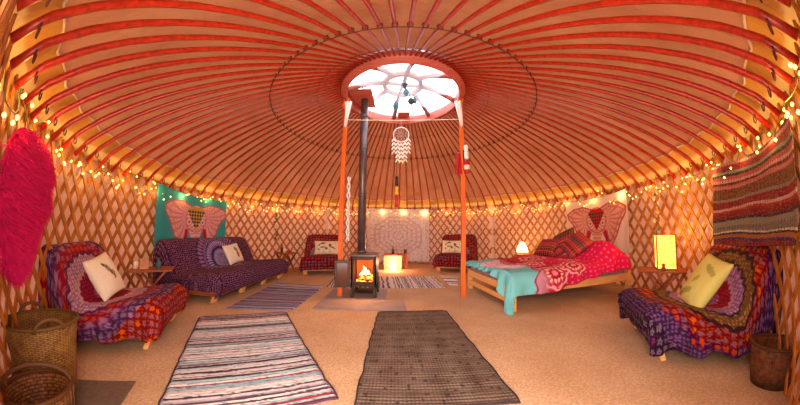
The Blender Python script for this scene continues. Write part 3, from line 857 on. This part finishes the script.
# pink sheepskin on the left wall: body and fur strands
sk = thing('sheepskin', 'fluffy hot pink sheepskin hung on the left wall', 'sheepskin', (0, 0, 0))
sA0, sA1 = angl(-1.80, .46), angl(-2.62, 1.08)
def skp(u, v, o=0):
    # outline: narrower at the bottom, lobed
    x = 2*u-1; y = v
    wv = (.62+.38*sin(PI*min(1, (y+.12)*1.05))**.6)*(1-.30*sm(.45, 1, y))*(1+.06*sin(y*17))
    mid = lerp(.52, .40, y)
    a = lerp(sA0, sA1, mid+x*.5*wv)
    z = lerp(1.56, .72, y)-.12*abs(x)**3*(1-y)+.08*abs(x)**3*y
    th = .05*(max(0, 1-x*x)*max(0, 1-(2*y-1)**4))**.5
    return wp(a, z, R-.09-th-o)
b = MB(); b.grid(40, 60, skp); M['pink'] = M_plain('hot_pink_wool', hx('E01468'), .95, var=.25, scale=30)
b.build('hide', M['pink'], sk, smooth=True)
b = MB(); rr = random.Random(3)
for i in range(16000):
    u, v = rr.random(), rr.random()
    if rr.random() < .25: u = rr.choice((rr.random()*.06, 1-rr.random()*.06))
    p = skp(u, v); nrm = (skp(u, v, .02)-p).normalized()
    tg = Vector((rr.gauss(0, 1), rr.gauss(0, 1), rr.gauss(-.9, .8)))
    out = (skp(min(1, u+.01*(1 if u > .5 else -1)), v)-skp(u, v)).normalized() if u < .08 or u > .92 else Vector()
    d = (nrm*.9+tg*.45+out*.6).normalized(); ln = rr.uniform(.035, .075)
    s = d.cross(Vector((rr.random(), rr.random(), rr.random()))).normalized()*.003
    m = p+d*ln*.55; e = p+d*ln+Vector((0, 0, -.018))
    b.add([p-s, p+s, m+s*.8, m-s*.8, e], [(0, 1, 2, 3), (3, 2, 4)])
fu = b.build('fur', M['pink'], sk); tag(fu, kind='stuff')

# ------------------------------------------------------------------ tables and what stands on them
def xtable(label, loc, rz, w, d, h, name='side_table'):
    t = thing(name, label, 'side table', loc, rz)
    b = MB(); b.box(-w/2, w/2, -d/2, d/2, h-.025, h); b.build('table_top', M['redwood'], t, bevel=.005)
    for y in (-d/2+.04, d/2-.04):
        for s in (-1, 1):
            b = MB(); b.beam((-s*w*.40, y+.012*s, 0), (s*w*.34, y+.012*s, h-.025), .022, .04, (0, 1, 0)); b.build('leg', M['redwood'], t)
    b = MB(); b.beam((0, -d/2+.03, h*.5), (0, d/2-.03, h*.5), .025, .025); b.build('stretcher', M['redwood'], t)
    return t
def jar(name, label, cat, loc, prof, mt, group=None, n=20):
    b = MB(); b.lathe(prof, n=n); o = b.build(name, mt, smooth=True); o.location = loc; return tag(o, label, cat, group)
TL = (-3.22, 2.60); xtable('folding wooden side table between left futon chair and long sofa', (*TL, 0), .75, .50, .36, .50)
b = MB(); b.box(-.05, .05, -.03, .03, 0, .13); o = b.build('box', M_plain('card_box', hx('C88A60'), .7), bevel=.003); o.location = (TL[0]-.04, TL[1]-.08, .50); o.rotation_euler = (0, 0, .9); tag(o, 'small tan box standing on the table left of the long sofa', 'box')
jar('bottle', 'small green bottle on the table left of the long sofa', 'bottle', (TL[0]+.08, TL[1]+.03, .50), [(.03, 0), (.032, .07), (.012, .10), (.012, .14)], M['teal'])
jar('candle', 'short cream candle on the table left of the long sofa', 'candle', (TL[0]-.14, TL[1]-.12, .50), [(.03, 0), (.03, .09), (.001, .092)], M['candle'])
TB = (-2.86, 5.72); xtable('dark wooden side table in the corner past the long sofa', (*TB, 0), -.55, .52, .36, .47)
jar('candle', 'cream candle on the corner table past the long sofa', 'candle', (TB[0]-.03, TB[1]-.02, .47), [(.03, 0), (.03, .10), (.001, .102)], M['candle'])
jar('bowl', 'small red bowl on the corner table past the long sofa', 'bowl', (TB[0]+.12, TB[1]-.06, .47), [(.02, 0), (.05, .03), (.06, .055), (.05, .05), (.02, .01)], M['red'])
jar('bottle', 'dark bottle on the corner table past the long sofa', 'bottle', (TB[0]-.14, TB[1]+.06, .47), [(.03, 0), (.032, .10), (.012, .13), (.012, .18)], M['brownglass'])
TR = (3.24, 2.56); xtable('wooden side table carrying the glowing square lamp', (*TR, 0), -.9, .52, .38, .50)
lm = thing('table_lamp', 'square yellow glowing lamp on the side table right of bed', 'lamp', (3.27, 2.53, .50), -.75)
t = NT('glowing_mosaic'); co = t.n('TexCoord').outputs['Object']
vo = t.n('TexVoronoi', {'Vector': co, 'Scale': 60, 'Randomness': .8}).outputs['Distance']
e_ = t.n('Emission', {'Color': t.ramp(vo, [(.0, (1, .68, .16)), (.5, (1, .42, .05)), (.8, (.7, .2, .02))]), 'Strength': 2.2}); t.t.links.new(e_.outputs[0], t.out.inputs[0])
b = MB(); b.box(-.10, .10, -.10, .10, .02, .42); b.build('shade', t.m, lm, bevel=.004)
b = MB(); b.box(-.11, .11, -.11, .11, 0, .02); b.build('base', M['redwood'], lm, bevel=.003)
for sx in (-1, 1):
    for sy in (-1, 1):
        b = MB(); b.box(sx*.104-.006, sx*.104+.006, sy*.104-.006, sy*.104+.006, .02, .43); b.build('corner_post', M['redwood'], lm)
jar('figurine', 'small wooden figure standing in front of the square yellow lamp', 'figurine', (3.12, 2.44, .50), [(.02, 0), (.024, .03), (.014, .06), (.018, .08), (.001, .095)], M['redwood'])
# far lamp behind the bed
b_t = xtable('small wooden stand carrying the cone lamp behind the bed', (2.80, 5.52, 0), .9, .36, .30, .46, 'lamp_stand')
cl = thing('cone_lamp', 'small glowing cone lamp behind the bed at the far wall', 'lamp', (2.78, 5.50, .46))
b = MB(); b.lathe([(.13, .05), (.11, .14), (.045, .27), (.001, .275)], n=24); b.build('shade', M_emit('cone_glow', (1, .66, .22), 7), cl, smooth=True)
b = MB(); b.lathe([(.05, 0), (.05, .02), (.015, .03), (.015, .06)], n=16); b.build('base', M['redwood'], cl, smooth=True)
# far lantern box under the pale tapestry
lb = thing('lantern_cabinet', 'small open fronted cabinet glowing with candlelight below pale tapestry', 'cabinet', (-.27, 6.34, 0), .0)
for nm, a in (('side_panel', (-.23, -.21, 0, .36, 0, .37)), ('side_panel', (.21, .23, 0, .36, 0, .37)), ('bottom_panel', (-.21, .21, 0, .36, 0, .02)), ('back_panel', (-.21, .21, .34, .36, .02, .37))):
    b = MB(); b.box(*a); b.build(nm, M['pine'], lb)
b = MB(); b.box(-.24, .24, -.01, .37, .37, .39); b.build('top_panel', M['redwood'], lb, bevel=.003)
t = NT('lit_paper'); co = t.n('TexCoord').outputs['Object']; gr = t.n('VectorMath', {0: co, 1: (0, 0, -.18)}, operation='ADD').outputs[0]
tr_ = t.n('BsdfTranslucent', {'Color': (1, .72, .55)}); df = t.n('BsdfDiffuse', {'Color': (.62, .36, .26)})
mx = t.n('MixShader', {0: .5, 1: df.outputs[0], 2: tr_.outputs[0]}); t.t.links.new(mx.outputs[0], t.out.inputs[0])
b = MB(); b.box(-.21, .21, .004, .008, .02, .37); b.build('paper_front', t.m, lb)
jar('candle', 'lit candle glowing before the small cabinet under pale tapestry', 'candle', (-.25, 6.22, 0), [(.05, 0), (.055, .12), (.05, .15), (.03, .155), (.001, .156)], M_emit('lit_candle_glass', (1, .78, .5), 14))
jar('bottle', 'brown bottle standing on the small cabinet under pale tapestry', 'bottle', (-.27, 6.50, .39), [(.035, 0), (.035, .12), (.012, .16), (.012, .21)], M['brownglass'])
o = MB(); o.box(-.06, .06, -.06, .06, 0, .42); o = o.build('stool', M['redwood'], bevel=.01); o.location = (.06, 6.52, 0); tag(o, 'narrow wooden stand right of the small glowing cabinet', 'stand')
jar('glass_jar', 'small dark jar on the narrow stand beside glowing cabinet', 'jar', (.06, 6.52, .42), [(.04, 0), (.045, .08), (.04, .10), (.001, .10)], M['brownglass'])

# ------------------------------------------------------------------ baskets
bk = thing('laundry_basket', 'tall tan wicker basket with hoop handles beside left futon chair', 'basket', (-2.14, .89, 0), -.2)
bk.scale = (.88, .88, 1)
b = MB(); b.lathe([(.0, .012), (.17, .012), (.185, .0), (.20, .06), (.225, .30), (.245, .46), (.235, .46), (.213, .30), (.185, .05), (.165, .03), (.0, .03)], n=48, sx=1.1)
b.build('woven_body', M['wick'], bk, smooth=True)
b = MB(); b.tube([(.245*1.1*cos(a), .245*sin(a), .465) for a in [2*PI*k/48 for k in range(48)]], .013, 7, closed=True); b.build('rim', M['wick'], bk, smooth=True)
for s in (-1, 1):
    b = MB(); b.tube([(s*.255+s*.02*sin(t), .09*cos(t), .45+.07*sin(t)) for t in [PI*k/12 for k in range(13)]], .012, 7); b.build('handle', M['wick'], bk, smooth=True)
tb = thing('wicker_trug', 'low oval russet wicker basket with arched handle, nearest on left', 'basket', (-1.77, .66, .012), -.49); tb.scale = (.78, .78, 1.15)
b = MB(); b.lathe([(.0, .012), (.13, .008), (.18, .04), (.225, .12), (.24, .19), (.228, .19), (.21, .12), (.17, .05), (.13, .025), (0, .025)], n=44, sx=1.15)
b.build('woven_body', M['wickred'], tb, smooth=True)
b = MB(); b.tube([(.235*1.15*cos(a), .235*sin(a), .195) for a in [2*PI*k/44 for k in range(44)]], .013, 7, closed=True); b.build('rim', M['wickred'], tb, smooth=True)
b = MB()
for k in range(22):
    a = 2*PI*k/22; b.tube([(r_*1.15*cos(a), r_*sin(a), z_) for r_, z_ in ((.185, .03), (.232, .11), (.246, .19))], .006, 5)
b.build('rib', M['wick'], tb, smooth=True)
b = MB(); b.tube([(0, .235*cos(t), .19+.11*sin(t)) for t in [PI*k/16 for k in range(17)]], .012, 7); b.build('handle', M['wickred'], tb, smooth=True)
rb = thing('round_basket', 'dark brown round wicker basket in front of right futon chair', 'basket', (2.36, .92, 0))
b = MB(); b.lathe([(.0, .012), (.13, .012), (.14, .0), (.155, .10), (.165, .20), (.17, .27), (.16, .27), (.145, .10), (.125, .03), (0, .03)], n=40)
b.build('woven_body', M['wickdark'], rb, smooth=True)
b = MB(); b.tube([(.167*cos(a), .167*sin(a), .272) for a in [2*PI*k/40 for k in range(40)]], .011, 7, closed=True); b.build('rim', M['wickdark'], rb, smooth=True)

# ------------------------------------------------------------------ things hanging under the crown
b = MB(); b.tube([(-.98+1.97*k/20, 3.72+.006, 2.86+.0*k-.03*sin(PI*k/20)) for k in range(21)], .007, 6)
tag(b.build('line_cord', M['cord'], smooth=True), 'pale cord strung between the two posts under the crown', 'cord')
dc = thing('dreamcatcher', 'white dreamcatcher with rows of feathers hanging from the cord', 'dreamcatcher', (-.03, 3.70, 2.83))
b = MB(); b.tube([(.125*cos(a), 0, -.26+.125*sin(a)) for a in [2*PI*k/32 for k in range(32)]], .009, 6, closed=True); b.build('hoop', M['white'], dc, smooth=True)
b = MB(); b.tube([(0, 0, 0), (0, 0, -.135)], .003, 5); b.build('hanging_loop', M['cord'], dc)
b = MB()
for ring in range(3):
    r0_, r1_ = .122-.038*ring, .122-.038*(ring+1)
    for k in range(10):
        a = 2*PI*(k+ring*.5)/10; a2 = a+PI/10; a3 = a+2*PI/10
        b.tube([(r0_*cos(a), 0, -.26+r0_*sin(a)), (r1_*cos(a2), 0, -.26+r1_*sin(a2)), (r0_*cos(a3), 0, -.26+r0_*sin(a3))], .0018, 4)
b.build('web', M['white'], dc)
b = MB(); b.lathe([(0.001, -.014), (.016, -.004), (.016, .004), (.001, .014)], (0, -.004, -.26), 10); b.build('bead', M['red'], dc, smooth=True)
def feather(b, x, z, ln, w, lean_, y=0):
    d = Vector((lean_, 0, -1)).normalized(); s = Vector((d.z, .25, -d.x)).normalized(); p = Vector((x, y, z))
    vs = []; n_ = 7
    for k in range(n_+1):
        t_ = k/n_; ww = w*sin(PI*min(1, t_*.93+.05))**.6
        for sx in (-1, 0, 1): vs.append(p+d*ln*t_+s*sx*ww+Vector((0, .006*(1-abs(sx)), 0)))
    b.add(vs, [(k*3+j, k*3+j+1, k*3+j+4, k*3+j+3) for k in range(n_) for j in (0, 1)])
rr = random.Random(9)
for x, z0_, n_ in ((-.115, -.30, 4), (-.055, -.37, 5), (.0, -.385, 5), (.06, -.37, 5), (.115, -.30, 4)):
    b = MB(); b.tube([(x, 0, z0_), (x, 0, z0_-n_*.068)], .002, 4)
    b.build('strand', M['cord'], dc)
    for k in range(n_):
        for s in (-1, 1):
            b = MB(); feather(b, x, z0_-.02-k*.068, .075, .012, s*.55, rr.uniform(-.01, .01))
            b.build('feather', M['white'] if k < n_-1 else M['cord'], dc, solid=.001)
tg = thing('tassel_strand', 'dark, yellow and red tassel strand dangling below the dreamcatcher', 'tassel', (-.10, 3.74, 2.16))
b = MB(); b.tube([(0, 0, .60), (0, 0, -.28)], .003, 5); b.build('thread', M['dark'], tg)
for z0_, z1_, c in ((-.26, -.42, M['dark']), (-.43, -.56, M_plain('yellow_yarn', hx('E0B030'), .9)), (-.57, -.76, M['red'])):
    b = MB(); b.lathe([(.008, z0_), (.026, z0_-.02), (.022, (z0_+z1_)/2), (.032, z1_)], n=12); b.build('tassel', c, tg, smooth=True)
# mobile under the hub
mo = thing('hanging_mobile', 'dark teal leaf and bead mobile hanging below the crown hub', 'mobile', (.03, RCY-.22, HR+.17))
b = MB(); b.tube([(0, 0, .02), (.0, 0, -.30)], .004, 5); b.tube([(.02, -.02, .0), (.09, -.02, -.42)], .003, 5); b.tube([(-.02, 0, 0), (-.13, 0, -.45)], .003, 5); b.build('thread', M['dark'], mo)
b = MB(); b.tube([(.05+.05*cos(a), 0, .02+.05*sin(a)) for a in [2*PI*k/16 for k in range(16)]], .008, 6, closed=True); b.build('hook_ring', M['ring'], mo, smooth=True)
for x, z, w, h_, c in ((.0, -.12, .045, .09, 'dark'), (.02, -.26, .05, .08, 'teal'), (.10, -.42, .06, .07, 'dark'), (.16, -.40, .035, .08, 'teal'), (-.14, -.50, .05, .10, 'teal')):
    b = MB(); b.lathe([(.001, -h_), (w*.6, -h_*.6), (w, 0), (w*.6, h_*.6), (.001, h_)], (x, 0, z), 14, 1, .35); b.build('leaf_drop', M[c], mo, smooth=True)
# canister and cloths on the right post
cn = thing('red_canister', 'red canister with pale ribbed top fixed to the right post', 'canister', (1.015, 3.72, 1.92))
b = MB(); b.lathe([(.001, 0), (.045, .01), (.05, .04), (.05, .20), (.035, .235), (.02, .245)], n=20); b.build('body', M['red'], cn, smooth=True)
b = MB(); b.lathe([(.0505, .07), (.0515, .075), (.0515, .14), (.0505, .145)], n=20); b.build('label_band', M['cord'], cn, smooth=True)
b = MB(); b.lathe([(.02, .245)]+[(.036+.006*(k % 2), .25+.018*k) for k in range(13)]+[(.02, .485)], n=18); b.build('ribbed_top', M['white'], cn)
b = MB(); b.box(-.055, -.035, -.02, .02, .05, .40); b.build('bracket', M['dark'], cn)
b = MB(); b.grid(8, 20, lambda u, v: Vector((lerp(-.03, .03, u)*(1+.8*v)-.015*v, .02*sin(u*9+v*3), -v*.36)))
o = b.build('ribbon', M['red'], smooth=True, solid=.003); o.location = (.895, 3.715, 2.28); tag(o, 'red cloth ribbon hanging on the left face of right post', 'ribbon')
for x, lbx in ((-.905, 'white cloth tied at the top of the left post'), (.915, 'white cloth tied at the top of the right post')):
    b = MB(); b.grid(14, 20, lambda u, v: Vector((lerp(-.06, .06, u)*(1-.75*v)+.03*v*(1 if x > 0 else -1), .02*sin(u*14+v*4), -v*.46)))
    o = b.build('white_cloth', M['white'], smooth=True, solid=.004); o.location = (x, 3.66, 3.16); tag(o, lbx, 'cloth')
gl = MB()
for ph in (0, PI):
    gl.tube([(.02*cos(t*22+ph), .02*sin(t*22+ph), -1.05*t) for t in [k/90 for k in range(91)]], .012, 6)
o = gl.build('twisted_garland', M['white'], smooth=True); o.location = (-.90, 3.90, 1.92); tag(o, 'white twisted garland hanging between left post and flue', 'garland')

# strands of trinkets hanging on the lattice
def strand(a, z0, ln, n, lab, seed):
    g = thing('trinket_strand', lab, 'garland', tuple(wp(a, z0, R-.10))); q = random.Random(seed)
    pts = [(.03*sin(k*1.3), .01*cos(k), -ln*k/20) for k in range(21)]
    b = MB(); b.tube(pts, .004, 5); b.build('thread', M['rope'], g)
    for k in range(n):
        p = pts[int((k+.5)/n*20)]; b = MB(); w_ = q.uniform(.018, .04)
        b.lathe([(.001, -w_*1.3), (w_*.8, -w_*.5), (w_, .2*w_), (.4*w_, w_), (.001, w_*1.2)], (p[0]+q.uniform(-.04, .04), p[1], p[2]), 10, 1, .6)
        b.build('trinket', M[q.choice(('cord', 'redwood', 'pine', 'leaf'))], g, smooth=True)
strand(-1.02, 1.56, .80, 12, 'strand of wooden trinkets on the lattice above the corner table', 3)
strand(1.83, 1.52, .62, 10, 'strand of wooden trinkets on the lattice left of the square lamp', 4)
strand(.38, 1.52, .60, 9, 'strand of wooden trinkets on the lattice behind the bed foot', 6)

# ------------------------------------------------------------------ fairy lights
STR = [(-2.75, -1.75, 'warm fairy lights draped along the wall top above left futon chair'), (-1.75, -.62, 'warm fairy lights draped along the wall top above the long sofa'),
       (-.62, .45, 'warm fairy lights draped along the far wall top'), (.45, 1.55, 'warm fairy lights draped along the wall top above the bed'), (1.55, 2.75, 'warm fairy lights draped along the wall top above right futon chair')]
rr = random.Random(21); bulb0 = None
for a0, a1, lab in STR:
    s = thing('fairy_light_string', lab, 'fairy lights', (0, 0, 0)); pts = []
    nseg = int((a1-a0)*R/.045)
    for k in range(nseg+1):
        a = lerp(a0, a1, k/nseg)
        z = H-.05-.10*abs(sin(a*19))-.05*nz(a*9, 2, 0)+.05*sin(a*47)
        pts.append(wp(a, z, R-.10-.03*sin(a*60)))
    b = MB(); b.tube(pts, .0035, 4); b.build('wire', M['leaf'], s)
    nb = min(95, int((a1-a0)*R/.075)); 
    for k in range(nb):
        i = min(nseg, int((k+rr.random()*.8)/nb*nseg)); p = pts[i]+Vector((rr.gauss(0, .012), rr.gauss(0, .012), rr.gauss(-.01, .035)))
        if bulb0 is None:
            b = MB(); b.lathe([(.001, -.013), (.008, -.006), (.010, 0), (.007, .007), (.001, .012)], n=8); bulb0 = b.build('bulb', M['bulb'], s, smooth=True); o = bulb0
        else:
            o = bulb0.copy(); col.objects.link(o); o.parent = s
        o.location = p
    nl_ = max(3, int((a1-a0)/.16))
    for k in range(nl_):
        a = lerp(a0, a1, (k+.5)/nl_)
        ld = bpy.data.lights.new('fairy_glow', 'POINT'); ld.energy = 1.8; ld.color = (1, .60, .16); ld.shadow_soft_size = .05
        lo = bpy.data.objects.new('fairy_glow', ld); col.objects.link(lo); lo.location = wp(a, H-.10+rr.gauss(0, .03), R-.16)

# ------------------------------------------------------------------ lights
def light(nm, typ, loc, e, c, size=.1, rot=None, sy=None):
    ld = bpy.data.lights.new(nm, typ); ld.energy = e; ld.color = c
    if typ == 'AREA':
        ld.size = size
        if sy: ld.shape = 'RECTANGLE'; ld.size_y = sy
    else: ld.shadow_soft_size = size
    o = bpy.data.objects.new(nm, ld); col.objects.link(o); o.location = loc
    if rot: o.rotation_euler = rot
    return o
light('doorway_daylight', 'AREA', (0, -.35, 1.15), 82, (1, .85, .72), 1.1, (PI/2, 0, 0), 1.5)
light('stove_fire', 'POINT', (-.60, 3.70, .42), 14, (1, .42, .12), .05)
light('cabinet_candle', 'POINT', (-.25, 6.14, .24), 22, (1, .40, .20), .05)
light('cabinet_candle_inside', 'POINT', (-.27, 6.52, .2), .5, (1, .50, .25), .04)
light('lamp_glow', 'POINT', (3.27, 2.53, 1.0), 7, (1, .60, .15), .06)
light('cone_lamp_glow', 'POINT', (2.78, 5.50, .80), 8, (1, .60, .2), .06)
w = bpy.data.worlds.new('sky'); sc.world = w; w.use_nodes = True
bgd = w.node_tree.nodes.get('Background') or w.node_tree.nodes.new('ShaderNodeBackground')
bgd.inputs[0].default_value = (.92, .97, 1, 1); bgd.inputs[1].default_value = 3.8

# ------------------------------------------------------------------ camera: fisheye lens
cd = bpy.data.cameras.new('camera'); cam = bpy.data.objects.new('camera', cd); col.objects.link(cam); sc.camera = cam
cd.type = 'PANO'; cd.panorama_type = 'FISHEYE_LENS_POLYNOMIAL'
cd.sensor_width = 36; cd.sensor_height = 36*405/800; cd.fisheye_fov = math.radians(300)
px = 36/800; ff = 241.1822*px; qq = 400*px
cd.fisheye_polynomial_k0 = 0; cd.fisheye_polynomial_k1 = -1/ff; cd.fisheye_polynomial_k2 = 0
cd.fisheye_polynomial_k3 = .5529/(ff*qq*qq); cd.fisheye_polynomial_k4 = -.3119/(ff*qq**3)
cam.location = (0, 0, 1.058); cam.rotation_euler = (PI/2+.1105, 0, .013); cd.clip_start = .02
vs_ = sc.view_settings
vs_.view_transform = 'Standard'; vs_.look = 'None'; vs_.gamma = 1; vs_.use_curve_mapping = False; vs_.exposure = .68
try: sc.cycles.max_bounces = 8; sc.cycles.diffuse_bounces = 4; sc.cycles.sample_clamp_indirect = 6
except Exception: pass
